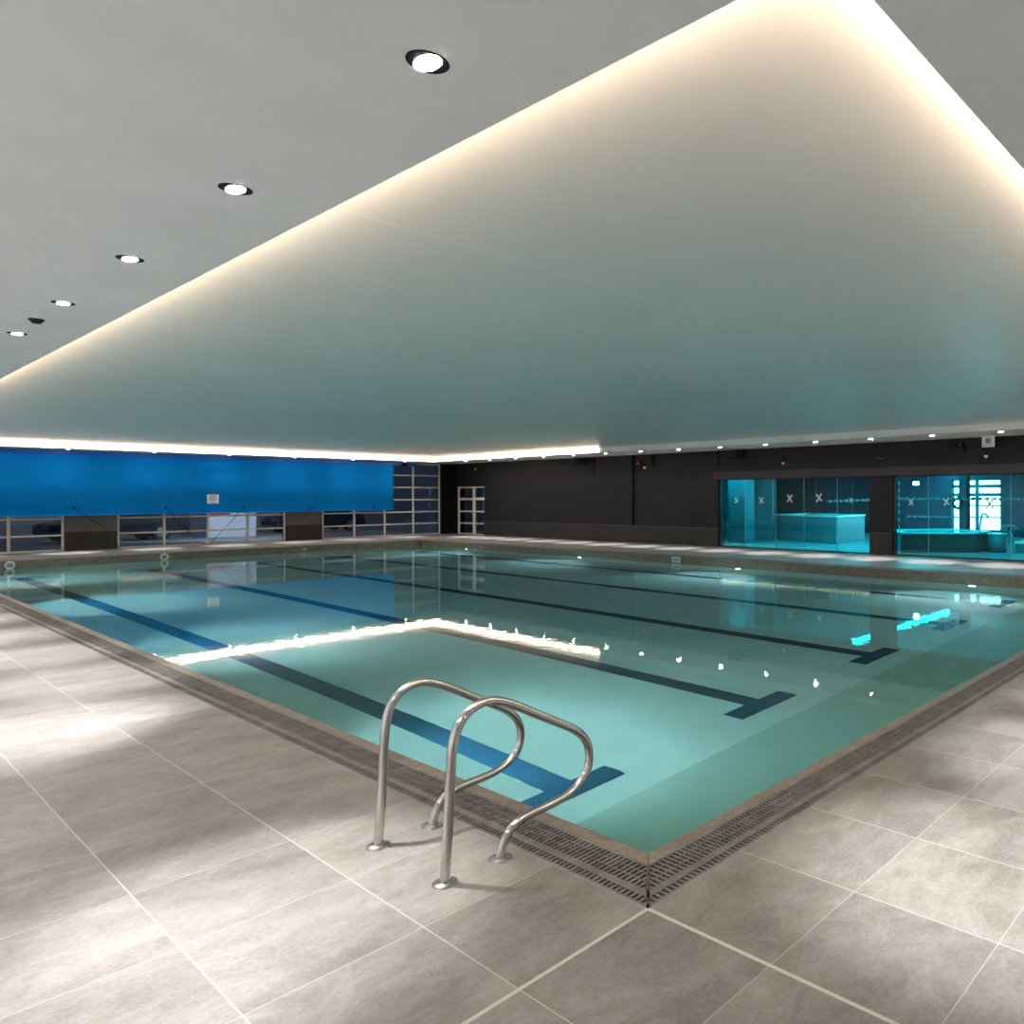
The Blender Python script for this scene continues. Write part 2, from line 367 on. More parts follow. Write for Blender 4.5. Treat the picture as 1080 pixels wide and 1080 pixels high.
grate_run(6, GX1, p_near, ('along the right pool edge', 'near'))
grate_run(6, GX1, p_far, ('along the window-side pool edge', 'left'))
grate_run(11, GY1, p_dark, ('below the dark wall', 'near right'))

# ------------------------------------------------------------------ handrails
prof = [(-.376, 0.0), (-.376, .02), (-.358, .27), (-.346, .50), (-.336, .595), (-.312, .655), (-.270, .702), (-.212, .727), (-.150, .729), (-.085, .706), (0, .662), (.108, .598), (.232, .528), (.330, .470),
        (.385, .415), (.410, .350), (.408, .278), (.380, .225), (.322, .183), (.248, .160), (.155, .152), (.070, .149), (.0, .141), (-.048, .120), (-.083, .083), (-.104, .03), (-.108, 0.0)]
def handrail(y, label):
    t = thing('pool_handrail', label, 'handrail', (-.376, y, 0), 'grab rails at the pool ladder')
    bm = BM(); tube(bm, smooth_path([(x + .376, 0, z) for x, z in prof]), .0205, 20, caps=False)
    obj('rail_tube', bm, M['steel'], t, smooth=True)
    for x in (0, .268):
        bm = BM(); cyl(bm, (x, 0, 0), (x, 0, .007), .052, .050, 32); cyl(bm, (x, 0, .007), (x, 0, .013), .046, .030, 32)
        obj('floor_flange', bm, M['steel'], t, smooth=False)
    for k, (x, z) in enumerate(((.05, .63), (.085, .69), (.205, .725))):   # rivets on the bend
        bm = BM(); cyl(bm, (x, -.0195, z), (x, -.0225, z), .004, .003, 12); obj('rivet', bm, M['chrome'], t)
    return t
handrail(.83, 'curved stainless steel pool handrail closer to the near pool corner')
handrail(1.40, 'curved stainless steel pool handrail further along the left pool edge')

# ------------------------------------------------------------------ ceiling
bm = BM(); H = ZC + .6
box(bm, RX0, TX0, RY0, RY1, ZC, H); box(bm, TX1, RX1, RY0, RY1, ZC, H); box(bm, TX0, TX1, RY0, TY0, ZC, H); box(bm, TX0, TX1, TY1, RY1, ZC, H)
struct('ceiling', bm, M['soffit'])
struct('trim_3', B1(TX0, TX1, TY0, TY1, ZT, H), M['ceil'], label='raised pale ceiling panel over the pool')
def led(x0, x1, y0, y1, label):
    o = obj('led_strip', B1(x0, x1, y0, y1, ZC + .02, ZC + .13), M['led']); tag(o, label, 'strip light', 'warm cove lighting round the raised ceiling')
led(TX0 + .004, TX0 + .014, TY0 + .03, TY1 - .03, 'warm cove light strip hidden above the left ceiling edge')
led(TX0 + .03, TX1 - .03, TY0 + .004, TY0 + .014, 'warm cove light strip hidden above the right ceiling edge')
led(TX0 + .03, TX1 - .03, TY1 - .014, TY1 - .004, 'bright warm cove light strip above the blue screen')
led(TX1 - .014, TX1 - .004, 17.0, TY1 - .03, 'bright warm cove light strip above the dark wall, white door side')
led_dim = None

def downlight_proto(lens_r=.038):
    t = thing('downlight', '', 'downlight')
    bm = BM(); ring(bm, (0, 0, -.001), (0, 0, 1), .066, .003, 28, 8); obj('trim_ring', bm, M['black'], t, smooth=True)
    bm = BM(); cyl(bm, (0, 0, -.0005), (0, 0, -.004), .066, .064, 28); obj('black_baffle', bm, M['black'], t)
    bm = BM(); e = Vector((0, 1, 0)); u = Vector((1, 0, 0))   # oblong lens across the black baffle
    pts = [(u * .036 * math.cos(a) + e * .064 * math.sin(a)) for a in [2 * PI * i / 28 for i in range(28)]]; prism(bm, [(p.x, p.y) for p in pts], -.0052, -.0042); obj('lens', bm, M['lens'], t)
    return t
proto = downlight_proto(); used = [False]
def spot(name, parent, aim, watt, size, blend, col=(.93, .96, 1), r=.03, off=-.03):
    l = bpy.data.lights.new(name, 'SPOT'); l.energy = watt; l.spot_size = size; l.spot_blend = blend; l.color = col; l.shadow_soft_size = r
    o = bpy.data.objects.new(name, l); C.objects.link(o); o.parent = parent; d = Vector(aim).normalized(); o.rotation_euler = d.to_track_quat('-Z', 'Y').to_euler(); o.location = Vector((0, 0, off)) if parent is not None else (0, 0, 0)
    return o
def downlight(x, y, label, group, aim=(0, 0, -1), watt=None, size=.66, spill=True, beam=1.0, wide=None):
    if not used[0]: t = proto; used[0] = True; t.location = (x, y, ZC); t['label'] = label; t['group'] = group
    else:
        t = proto.copy(); C.objects.link(t); t.location = (x, y, ZC); t['label'] = label; t['group'] = group
        for ch in [c for c in proto.children if c.type == 'MESH']:
            c = ch.copy(); C.objects.link(c); c.parent = t
    spot('downlight_beam', t, aim, (watt or DOWN_W) * beam, size, .9)
    if spill and wide: spot('downlight_spill', t, (0, -.25, -1), wide, 2.5, 1.0)
    elif spill: spot('downlight_spill', t, (0, 0, -1), WIDE_W, 2.7, .8)
    return t
laims = {0: (-.85, .78), 1: (-.15, -.72), 2: (-.45, 1.25), 3: (-.1, -.2), 4: (.35, -.35), 5: (.2, -.3), 6: (.1, -.2)}
for k in range(15):
    a = laims.get(k, (0, 0)); y = .27 + 1.71 * k
    downlight(-.755, y, 'small lit ceiling downlight in the grey left soffit, %s from the camera' % ORD[k], 'downlights in the left soffit', (a[0], a[1], -3.1), beam=(.5, .85, .75, .8, .9)[min(k, 4)])
for k in range(9):
    downlight(.95 + 1.7 * k, -1.52, 'small lit downlight in the right-hand soffit, %s from the camera' % ORD[k], 'downlights in the right soffit', (.1, .5, -3.1))
for k in range(16):
    downlight(15.06, .27 + 1.69 * k, 'tiny lit downlight in the narrow soffit above the dark wall, %s from the camera' % ORD[k], 'downlights above the dark wall', (.0, 0, -3.1), size=.6)
for k in range(7):
    downlight(1.27 + 2.06 * k, 27.72, 'tiny lit downlight just in front of the blue screen, %s from the left' % (ORD[k] if k else 'first'), 'downlights above the blue screen', (0, -.1, -3.1), size=.6, wide=18)
for k in range(7):  # added row out of view, bounces light off wall and floor onto the soffit
    downlight(-2.72, -1.2 + 1.71 * k, 'added unseen downlight beside the white wall left of the camera, %s along the wall' % (ORD[k] if k else 'first'), 'added downlights beside the white wall', (-.35, 0, -3.1), watt=230, size=1.0)
t = thing('smoke_detector', 'small black smoke detector between two left downlights', 'smoke detector', (-.765, 6.26, ZC))
bm = BM(); cyl(bm, (0, 0, 0), (0, 0, -.012), .05, .05, 24); obj('base_plate', bm, M['black'], t)
bm = BM(); cyl(bm, (0, 0, -.012), (0, 0, -.035), .042, .028, 24); obj('sensor_head', bm, M['black'], t)

# ------------------------------------------------------------------ underwater lights
for side, x, sx in (('left', PX0, 1), ('dark wall', PX1, -1)):
    for k, y in enumerate((3.5, 9.67, 15.84, 22.0)):
        t = thing('pool_lamp', 'round lit underwater lamp in the %s side of the pool, %s from the camera' % (side, ORD[k]), 'pool light', (x, y, -.48), 'underwater lamps on the %s side' % side)
        bm = BM(); ring(bm, (sx * .01, 0, 0), (1, 0, 0), .085, .014, 28, 8); obj('bezel', bm, M['white'], t, smooth=True)
        bm = BM(); cyl(bm, (0, 0, 0), (sx * .012, 0, 0), .078, .07, 28); obj('lamp_lens', bm, M['ulens'], t)
        l = spot('pool_lamp_beam', t, (sx, 0, -.5), POOL_W * (2.0 if sx > 0 else 1), 2.2, .9, (.72, .90, 1.0), .06, 0); l.location = (sx * .05, 0, 0)
# fittings in the window-side pool wall
for k, (x, r, lab) in enumerate(((1.70, .105, 'bright round white return fitting in the far pool wall, left edge of photo'), (4.95, .105, 'bright round white return fitting in the far pool wall below the second window'), (8.75, .05, 'small white return fitting in the far pool wall, right of the white container'))):
    t = thing('return_fitting', lab, 'pool fitting', (x, PY1, -.105), 'fittings in the window-side pool wall')
    bm = BM(); ring(bm, (0, -.012, 0), (0, 1, 0), r * .8, r * .22, 28, 8); obj('outer_ring', bm, M['white'], t, smooth=True)
    bm = BM(); cyl(bm, (0, 0, 0), (0, -.012, 0), r * .75, r * .75, 24); obj('eyeball_core', bm, M['silver'], t)
t = thing('skimmer_plate', 'pale green rectangular inlet plate in the pool wall below the dark wall', 'pool fitting', (PX1, 11.83, -.1))
obj('plate', B1(-.012, 0, -.16, .16, -.08, .08), M['white'], t, bevel=.004)
obj('inlet_slot', B1(-.016, -.012, -.11, .11, -.03, .03), M['joint'], t)

# ------------------------------------------------------------------ room walls
struct('wall_back', B1(RX0 - .2, RX1 + .2, RY0 - .2, RY0, -.3, ZC + .6), M['white_wall'])
struct('wall_near_left', B1(RX0 - .2, RX0, RY0, RY1 + .2, -.3, ZC + .6), M['white_wall'])
# window-side wall: three glazed doors between dark piers
doors = [(-1.46, 3.44), (4.72, 9.64), (10.93, 15.84)]
bm = BM(); xs = [RX0] + [v for d in doors for v in d] + [RX1 + .2]
for i in range(0, len(xs), 2): box(bm, xs[i], xs[i + 1], RY1, RY1 + .3, -.3, ZC + .6)
for a, b in doors: box(bm, a, b, RY1, RY1 + .3, 3.09, ZC + .6)
struct('wall_left', bm, M['pier'])
bm = BM()
for i in range(0, len(xs), 2): box(bm, xs[i] + .01, min(xs[i + 1], RX1) - .01, RY1 - .02, RY1, 0, .6)
struct('trim_4', bm, M['dado'], label='dark tiled dado on the piers between the glazed doors')
zr = [0.02, .49, 1.0, 1.525, 2.05, 2.57, 3.06]
for n, (a, b) in enumerate(doors):
    bm = BM(); W = (b - a) / 4
    box(bm, a, a + .06, RY1 + .02, RY1 + .09, 0, 3.09); box(bm, b - .06, b, RY1 + .02, RY1 + .09, 0, 3.09)
    box(bm, a, b, RY1 + .02, RY1 + .09, 3.03, 3.09); box(bm, a, b, RY1 + .02, RY1 + .09, 0, .05)
    d = struct('door_%d' % (n + 1), bm, M['frame'], bevel=.004)
    d['label'] = ['left glazed panel door behind the blue screen', 'middle glazed panel door behind the blue screen', 'right glazed panel door beside the corner'][n]
    for i in range(1, 4): obj('mullion', B1(a + i * W - .035, a + i * W + .035, RY1 + .01, RY1 + .085, .05, 3.03), M['frame'], d)
    for z in zr[1:-1]: obj('rail', B1(a + .06, b - .06, RY1 + .015, RY1 + .08, z - .026, z + .026), M['frame'], d)
    for i in range(4):
        for j in range(6):
            obj('glass_pane', B1(a + i * W + .035, a + (i + 1) * W - .035, RY1 + .05, RY1 + .056, zr[j] + .026, zr[j + 1] - .026), M['nglass'], d)
# dark wall with two big window openings
WA = (7.78, 13.27); WB = (-.2, 7.08); WH = 2.18
bm = BM(); D0, D1 = 26.35, 28.42
for a, b in ((RY0 - .2, WB[0]), (WB[1], WA[0]), (WA[1], D0), (D1, RY1 + .3)): box(bm, RX1, RX1 + .3, a, b, -.3, ZC + .6)
for a, b in (WA, WB): box(bm, RX1, RX1 + .3, a, b, WH, ZC + .6); box(bm, RX1, RX1 + .3, a, b, -.3, 0)
box(bm, RX1, RX1 + .3, D0, D1, 2.09, ZC + .6)
struct('wall_right', bm, M['block'])
bm = BM()
for a, b in ((RY0, WB[0]), (WB[1] + .01, WA[0] - .01), (WA[1] + .01, D0), (D1, RY1)): box(bm, RX1 - .02, RX1, a, b, 0, .6)
struct('trim_5', bm, M['dado'], label='dark tiled dado along the foot of the charcoal wall')
struct('trim_6', B1(RX1 - .07, RX1, WB[0] - .2, WA[1] + .18, WH, 2.42), M['lintel'], label='charcoal lintel over both big windows')
struct('trim_7', B1(RX1 - .05, RX1, D1 + .05, RY1 - .02, 0, ZC), M['black'], label='black panel beside the white door')
struct('trim_8', B1(15.86, RX1 - .05, RY1 - .05, RY1 - .02, 0, ZC), M['black'], label='black panel between the right glazed door and the corner')
for n, (a, b, js, xsn) in enumerate(((*WA, (8.86, 10.01, 11.05, 12.24), ((12.58, 1.50, .20), (11.59, 1.50, .23), (10.52, 1.56, .26), (9.48, 1.58, .27), (8.41, 1.50, .15))),
                                     (*WB, (6.05, 3.87, 1.9), ((6.55, 1.45, .17), (5.55, 1.47, .20), (4.40, 1.42, .32), (3.0, 1.45, .24))))):
    bm = BM(); x = RX1 + .05
    box(bm, x, x + .06, a, b, 0, .03); box(bm, x, x + .06, a, b, WH - .03, WH); box(bm, x, x + .06, a, a + .03, .03, WH - .03); box(bm, x, x + .06, b - .03, b, .03, WH - .03)
    wn = struct('window_%d' % (n + 1), bm, M['seam'], label=['left teal window into the spa room', 'right teal window into the spa room'][n])
    cuts = [a + .03] + sorted(js) + [b - .03]
    for i in range(len(cuts) - 1): obj('glass_pane', B1(x + .02, x + .032, cuts[i] + .003, cuts[i + 1] - .003, .03, WH - .03), M['glass'], wn)
    for j in js: obj('glass_joint', B1(x + .017, x + .035, j - .006, j + .006, .03, WH - .03), M['joint'], wn)
    for (yy, zz, s) in xsn:
        bm = BM(); s *= 1.2; ang = random.uniform(-.12, .12)
        for q in (PI / 4 + ang, -PI / 4 + ang):
            dy, dz = math.cos(q) * s / 2 * .8, math.sin(q) * s / 2; ny, nz = -math.sin(q) * s * .065, math.cos(q) * s * .065
            vs = [bm.verts.new((xx, yy + e * dy + f * ny, zz + e * dz + f * nz)) for xx in (x + .014, x + .018) for e, f in ((-1, -1), (1, -1), (1, 1), (-1, 1))]
            for fc in ((0, 1, 2, 3), (7, 6, 5, 4), (0, 4, 5, 1), (1, 5, 6, 2), (2, 6, 7, 3), (3, 7, 4, 0)): bm.faces.new([vs[i] for i in fc])
        obj('cross_decal', bm, M['decal'], wn)
# white glazed door by the corner
bm = BM(); x = RX1 + .02
ds = struct('door_4', B1(x, x + .07, D0, D1, 2.03, 2.09), M['frame'], label='white glazed double door near the far corner')
for a, b in ((D1 - .11, D1), (27.08, 27.26), (D0, D0 + .015)): obj('stile', B1(x, x + .07, a, b, 0, 2.03), M['frame'], ds)
for z, h in ((1.555, .06), (1.0, .03), (.48, .03), (.02, .02)):
    for a, b in ((27.26, D1 - .11), (D0 + .015, 27.08)): obj('rail', B1(x + .005, x + .065, a, b, z - h, z + h), M['frame'], ds)
for a, b in ((27.26, D1 - .11), (D0 + .015, 27.08)): obj('glass_pane', B1(x + .03, x + .036, a, b, .02, 2.03), M['nglass'], ds)
obj('closer_box', B1(x - .03, x, 27.30, 28.2, 1.60, 1.64), M['black'], ds)
bm = BM(); box(bm, RX1 + 1.6, RX1 + 1.7, 25.5, 29.2, -.3, 3); box(bm, RX1 + .3, RX1 + 1.6, 25.4, 25.5, -.3, 3); box(bm, RX1 + .3, RX1 + 1.6, 29.2, 29.3, -.3, 3); box(bm, RX1 + .3, RX1 + 1.6, 25.5, 29.2, 3, 3.1); box(bm, RX1 + .3, RX1 + 1.6, 25.5, 29.2, -.3, -.01)
struct('wall_corridor', bm, M['pier'])
# ------------------------------------------------------------------ wall fittings on the charcoal wall
def wall_speaker(y, z, label, sc=1.0):
    t = thing('wall_speaker', label, 'speaker', (RX1, y, z), 'black speakers high on the charcoal wall')
    obj('bracket', B1(-.16, 0, -.05, .05, -.04, .04), M['black'], t)
    bm = BM(); prism(bm, [(-.16, -.30), (-.16, .30), (-.38, .2), (-.44, 0), (-.38, -.2)], -.11, .11)
    obj('cabinet', bm, M['black'], t, bevel=.03)
    bm = BM(); cyl(bm, (-.40, .09, 0), (-.425, .09, 0), .08, .07, 20); obj('grille', bm, M['dark'], t)
wall_speaker(19.9, 2.96, 'black wide wall speaker above the dark wall, end of the bright cove')
wall_speaker(12.4, 2.97, 'black wide wall speaker above the left teal window')
def conduit(y, z0, z1, label, r=.02):
    bm = BM(); cyl(bm, (RX1 - r - .005, y, z0), (RX1 - r - .005, y, z1), r, r, 12)
    tag(obj('conduit_pipe', bm, M['black'], smooth=True), label, 'pipe', 'black conduits on the charcoal wall')
conduit(17.2, .6, ZC, 'long black vertical conduit running from ceiling down to the dado', .035)
conduit(13.27, 2.60, ZC, 'short black conduit above the top left corner of the left teal window')
conduit(19.25, 2.44, ZC, 'short black conduit right of the far wall speaker')
conduit(16.2, 2.70, ZC, 'short black conduit beside the red alarm sounder', .03)
def sensor(y, z, label, x=RX1, zt=ZC):
    t = thing('dome_camera', label, 'camera', (x - .10, y, z), 'small white dome cameras on the charcoal wall')
    bm = BM(); cyl(bm, (0, 0, .06), (0, 0, zt - z), .012, .012, 10); obj('drop_rod', bm, M['black'], t)
    bm = BM(); cyl(bm, (0, 0, .03), (0, 0, .06), .055, .04, 18); obj('camera_base', bm, M['black'], t)
    bm = BM(); bmesh.ops.create_uvsphere(bm, u_segments=18, v_segments=10, radius=.05); obj('dome', bm, M['white'], t, smooth=True)
sensor(10.64, 2.63, 'small white dome camera on a rod above the left teal window')
sensor(4.43, 2.62, 'small white dome camera on a rod below the white square sign')
sensor(16.54, 2.65, 'small white dome camera on a rod beside the red alarm sounder')
sensor(26.85, 2.85, 'small white dome camera on a rod above the white glazed door')
t = thing('alarm_sounder', 'red round alarm sounder on a black box by the long conduit', 'alarm', (RX1, 16.87, 2.79))
obj('back_box', B1(-.06, 0, -.12, .08, -.12, .12), M['black'], t)
bm = BM(); cyl(bm, (-.06, .0, 0), (-.12, .0, 0), .075, .05, 20); obj('red_sounder', bm, M['red'], t)
t = thing('emergency_light', 'black twin-head emergency light above the right teal window', 'emergency light', (RX1, 5.18, 2.90))
obj('battery_box', B1(-.10, 0, -.17, .17, -.13, .0), M['black'], t, bevel=.01)
for s in (-1, 1):
    bm = BM(); cyl(bm, (-.07, s * .10, .04), (-.17, s * .10, .03), .055, .06, 20); h = obj('lamp_head', bm, M['black'], t)
    bm = BM(); cyl(bm, (-.17, s * .10, .03), (-.174, s * .10, .03), .045, .045, 20); obj('lamp_glass', bm, M['carglass'], h)
t = thing('square_sign', 'white square sign panel hanging at the ceiling edge over the right teal window', 'sign', (RX1 - .35, 4.28, 2.83))
obj('sign_board', B1(-.02, 0, -.16, .16, 0, .28), M['white'], t, bevel=.006)
obj('grey_square', B1(-.024, -.02, -.065, .065, .09, .22), M['greytext'], t)
for z in (.035, .055): obj('grey_bar', B1(-.024, -.02, -.12, .12, z, z + .008), M['greytext'], t)
bm = BM(); cyl(bm, (RX1 - .36, 4.28, 3.11), (RX1 - .36, 4.28, ZC), .01, .01, 8); bm.free()
t = thing('wall_speaker', 'tiny black spotlight camera left of the far wall speaker', 'camera', (RX1, 20.95, 2.95)); t.name = 'bullet_camera'
bm = BM(); cyl(bm, (0, 0, .05), (-.1, 0, .0), .015, .015, 10); obj('camera_arm', bm, M['black'], t)
bm = BM(); cyl(bm, (-.07, .08, 0), (-.16, -.08, -.04), .045, .045, 16); obj('camera_body', bm, M['black'], t)
bm = BM(); tube(bm, [(RX1 - .01, 7.60, 2.68), (RX1 - .01, 7.50, 2.69), (RX1 - .01, 7.42, 2.66), (RX1 - .01, 7.28, 2.66)], .012, 8)
tag(obj('wall_bracket', bm, M['silver']), 'thin pale metal bracket on the charcoal wall between the two teal windows', 'bracket')

# ------------------------------------------------------------------ blue roller screen in front of the glazed doors
t = thing('roller_screen', 'wide blue rolled screen sheet hanging before the glazed doors', 'screen', (6.1, 28.50, 0))
obj('cassette', B1(-8.2, 7.78, -.07, .07, 2.97, 3.10), M['ropeblue'], t, bevel=.01)
bm = BM(); n = 120
f0 = []; f1 = []
for i in range(n + 1):
    x = -8.1 + i * (15.55 / n); d = .008 * math.sin(x * 2.1) + .005 * math.sin(x * 5.3 + 1)
    f0.append([bm.verts.new((x, d + .004 * s, 1.12)) for s in (-1, 1)]); f1.append([bm.verts.new((x, d * .3 + .004 * s, 2.97)) for s in (-1, 1)])
for i in range(n):
    bm.faces.new((f0[i][0], f0[i + 1][0], f1[i + 1][0], f1[i][0])); bm.faces.new((f0[i][1], f1[i][1], f1[i + 1][1], f0[i + 1][1])); bm.faces.new((f0[i][0], f0[i][1], f0[i + 1][1], f0[i + 1][0]))
bm.faces.new((f0[0][0], f1[0][0], f1[0][1], f0[0][1])); bm.faces.new((f0[n][0], f0[n][1], f1[n][1], f1[n][0]))
obj('sheet', bm, M['blue'], t, smooth=True)
bm = BM(); cyl(bm, (-8.1, 0, 1.115), (7.45, 0, 1.115), .014, .014, 12); obj('bottom_bar', bm, M['blue'], t, smooth=True)
obj('end_bracket', B1(7.80, 8.02, -.06, .06, 2.93, 3.08), M['black'], t)
bm = BM(); cyl(bm, (8.02, 0, 3.01), (8.5, 0, 3.01), .055, .055, 20); obj('roller_end', bm, M['ropeblue'], t, smooth=True)
t = thing('notice_sign', 'small white notice with red heading fixed on the blue screen', 'sign', (7.2, 28.47, 1.44))
obj('notice_board', B1(-.17, .17, -.008, 0, 0, .31), M['white'], t)
obj('red_heading', B1(-.12, .12, -.010, -.008, .25, .285), M['red'], t)
for i, (z, wd) in enumerate(((.20, .12), (.165, .10), (.13, .13), (.095, .09))): obj('text_line', B1(-wd, wd, -.010, -.008, z, z + .016), M['ropeblue'], t)
obj('footer_line', B1(-.11, .11, -.010, -.008, .03, .055), M['greytext'], t)
for x, z, x2, z2, lab in ((3.58, 1.34, 4.35, .66, 'leftmost thin black tie cord slanting right from the blue screen over the first pier'), (5.88, 1.32, 6.7, .25, 'thin black tie cord slanting right from the blue screen across the middle door'),
                          (8.12, 1.29, 7.15, .10, 'thin black tie cord slanting left from the blue screen towards the white container'), (10.35, 1.23, 10.05, .84, 'short black tie cord slanting left before the second pier'), (12.71, 1.25, 12.75, 1.05, 'shortest black tie cord near the right end of the blue screen')):
    t = thing('tie_cord', lab, 'cord', (x, 28.44, z), 'tie cords at the foot of the blue screen')
    bm = BM(); cyl(bm, (0, .03, 0), (0, -.015, 0), .035, .03, 16); obj('cord_button', bm, M['black'], t)
    bm = BM(); tube(bm, [(0, 0, 0), ((x2 - x) * .5, .02, (z2 - z) * .52), (x2 - x, .03, z2 - z)], .009, 8); obj('cord', bm, M['black'], t)

# ------------------------------------------------------------------ spa room behind the teal windows
SX0, SX1, SY0, SY1, SH = RX1 + .3, 27.0, -2.0, 16.2, 2.75
struct('floor_spa', B1(SX0 - .3, SX1 + .2, SY0, SY1, -.3, -.002), M['spafloor'])
struct('ceiling_spa', B1(SX0, SX1 + .2, SY0, SY1, SH, SH + .2), M['spaceil'])
gy0, gy1, gz0, gz1 = 7.62, 9.72, .26, 2.28
bm = BM(); box(bm, SX1, SX1 + .2, SY0, gy0, 0, SH); box(bm, SX1, SX1 + .2, gy1, SY1, 0, SH); box(bm, SX1, SX1 + .2, gy0, gy1, 0, gz0); box(bm, SX1, SX1 + .2, gy0, gy1, gz1, SH)
struct('wall_spa_back', bm, M['navy'])
struct('wall_spa_left', B1(SX0, SX1 + .2, SY1, SY1 + .2, 0, SH), M['navy'])
struct('wall_spa_right', B1(SX0, SX1 + .2, SY0 - .2, SY0, 0, SH), M['navy'])
bm = BM(); box(bm, SX1 + .02, SX1 + .1, gy0, gy0 + .08, gz0, gz1); box(bm, SX1 + .02, SX1 + .1, gy1 - .12, gy1, gz0, gz1); box(bm, SX1 + .02, SX1 + .1, gy0, gy1, gz1 - .06, gz1)
wd = struct('window_3', bm, M['spatub'], label='bright backlit grid window at the back of the spa room')
obj('mullion', B1(SX1 + .015, SX1 + .105, 8.56, 8.70, gz0, gz1), M['spatub'], wd)
for z, h in ((.75, .03), (1.22, .03), (1.66, .07), (2.0, .07)): obj('rail', B1(SX1 + .02, SX1 + .1, gy0, gy1, z - h, z + h), M['spatub'], wd)
obj('glass_pane', B1(SX1 + .12, SX1 + .13, gy0, gy1, gz0, gz1), M['dayglass'], wd)
# things in the spa room
def hexa(name, pts, z1, label, group, m_side, rim, inner):
    cx = sum(p[0] for p in pts) / len(pts); cy = sum(p[1] for p in pts) / len(pts)
    t = thing(name, label, 'spa tub', (cx, cy, 0), group); q = [(x - cx, y - cy) for x, y in pts]
    bm = BM(); prism(bm, [(x * .98, y * .98) for x, y in q], 0, z1 - .05); obj('tiled_side', bm, m_side, t)
    bm = BM(); n = len(q); qi = [(x * .82, y * .82) for x, y in q]
    for k in range(n): prism(bm, [q[k], q[(k + 1) % n], qi[(k + 1) % n], qi[k]], z1 - .05, z1)
    obj('rim', bm, rim, t); bm = BM(); prism(bm, qi, z1 - .05, z1 - .03); obj('tub_water', bm, inner, t); return t
hexa('spa_tub', [(19.52, 10.7), (22.0, 10.95), (22.6, 14.0), (20.72, 14.2)], .95, 'tall square-edged spa tub behind the left teal window', 'raised spa tubs', M['spatub'], M['white'], M['spawater'])
hexa('spa_tub', [(17.32, 7.28), (18.52, 5.51), (19.6, 5.45), (20.4, 7.0), (18.9, 8.6)], .58, 'low dark-tiled spa tub behind the right teal window', 'raised spa tubs', M['spatile'], M['white'], M['spawater'])
hexa('plunge_pool', [(18.3, 2.0), (19.0, 4.6), (22.5, 4.9), (23.5, 3.5), (22, 1.5)], .32, 'low lit plunge pool at the right edge behind the right teal window', 'raised spa tubs', M['spatub'], M['white'], M['spawater'])
t = thing('curved_step', 'round-ended pale step block beside the low dark-tiled tub', 'step', (19.25, 5.17, 0))
bm = BM(); cyl(bm, (0, 0, 0), (0, 0, .5), .26, .26, 28); obj('step_body', bm, M['spatub'], t, smooth=True)
bm = BM(); cyl(bm, (0, 0, .5), (0, 0, .54), .28, .28, 28); obj('step_cap', bm, M['white'], t)
tag(obj('structural_column', B1(-.2, .2, -.14, .14, 0, SH), M['navy'], loc=(24.0, 7.98, 0)), 'dark navy column standing before the bright grid window', 'column', kind=None)
t = thing('life_ring', 'dark life ring hanging on the navy column', 'life ring', (23.74, 8.14, 1.34))
bm = BM(); ring(bm, (0, 0, 0), (1, 0, 0), .17, .05, 32, 10); obj('ring_body', bm, M['black'], t, smooth=True)
obj('hook', B1(-.02, .06, -.02, .02, .2, .26), M['black'], t)
t = thing('bent_pole', 'bent blue-grey pole leaning up from the low dark-tiled tub', 'pole', (20.1, 6.05, .4))
bm = BM(); tube(bm, smooth_path([(0, 0, 0), (.1, -.04, .35), (.15, -.07, .66), (.18, -.15, .68), (.2, -.26, .56)], 1), .03, 10); obj('pole_tube', bm, M['ropeblue'], t, smooth=True)
t = thing('striped_pole', 'thin red and white striped pole at the left edge of the right teal window', 'pole', (17.4, 7.37, 0))
for k in range(14):
    bm = BM(); cyl(bm, (0, 0, .58 + k * .105), (0, 0, .58 + (k + 1) * .105), .016, .016, 10); obj('pole_band', bm, M['red'] if k % 2 == 0 else M['white'], t)
bm = BM(); cyl(bm, (0, 0, 0), (0, 0, .58), .016, .016, 10); obj('pole_foot', bm, M['white'], t)
def lane_rope(p0, p1, sag, label, n, r=.045):
    p0 = Vector(p0); p1 = Vector(p1); t = thing('lane_rope', label, 'rope', p0, 'float ropes strung across the spa room'); d = p1 - p0
    pts = [d * (i / 24) - Vector((0, 0, 4 * sag * (i / 24) * (1 - i / 24))) for i in range(25)]
    bm = BM(); tube(bm, pts, .008, 8); obj('cable', bm, M['white'], t)
    first = None
    for i in range(n):
        s = (i + .5) / n; c = d * s - Vector((0, 0, 4 * sag * s * (1 - s)))
        if first is None:
            bm = BM(); e = d.normalized(); cyl(bm, -e * d.length / n * .3 + Vector((0, 0, -.012)), e * d.length / n * .3 + Vector((0, 0, .012)), r, r, 12); first = obj('float', bm, M['cyanfl'], t, smooth=True); first.location = c
        else:
            o = first.copy(); C.objects.link(o); o.parent = t; o.location = c
M['cyanfl'] = mat('pale_cyan_float', (.06, .12, .14), .5)
lane_rope((20, 11.4, 1.43), (20, 2.0, 1.43), -.1, 'upper rope of pale floats strung across behind both teal windows', 44)
lane_rope((23.8, 10.2, .84), (23.8, 8.2, .84), 0, 'lower short rope of pale floats behind the right teal window', 10, .03)
for y in (10.2, 8.2):
    bm = BM(); cyl(bm, (0, y - 10.2, -.84), (0, y - 10.2, .03), .02, .02, 10); obj('stanchion', bm, M['navy'], bpy.data.objects['lane_rope.001'])
t = thing('fountain_spout', 'small arching fountain spout over the plunge pool', 'fountain', (21.6, 5.6, 0))
bm = BM(); cyl(bm, (0, 0, 0), (0, 0, .64), .02, .02, 10); obj('spout_pipe', bm, M['chrome'], t)
bm = BM()
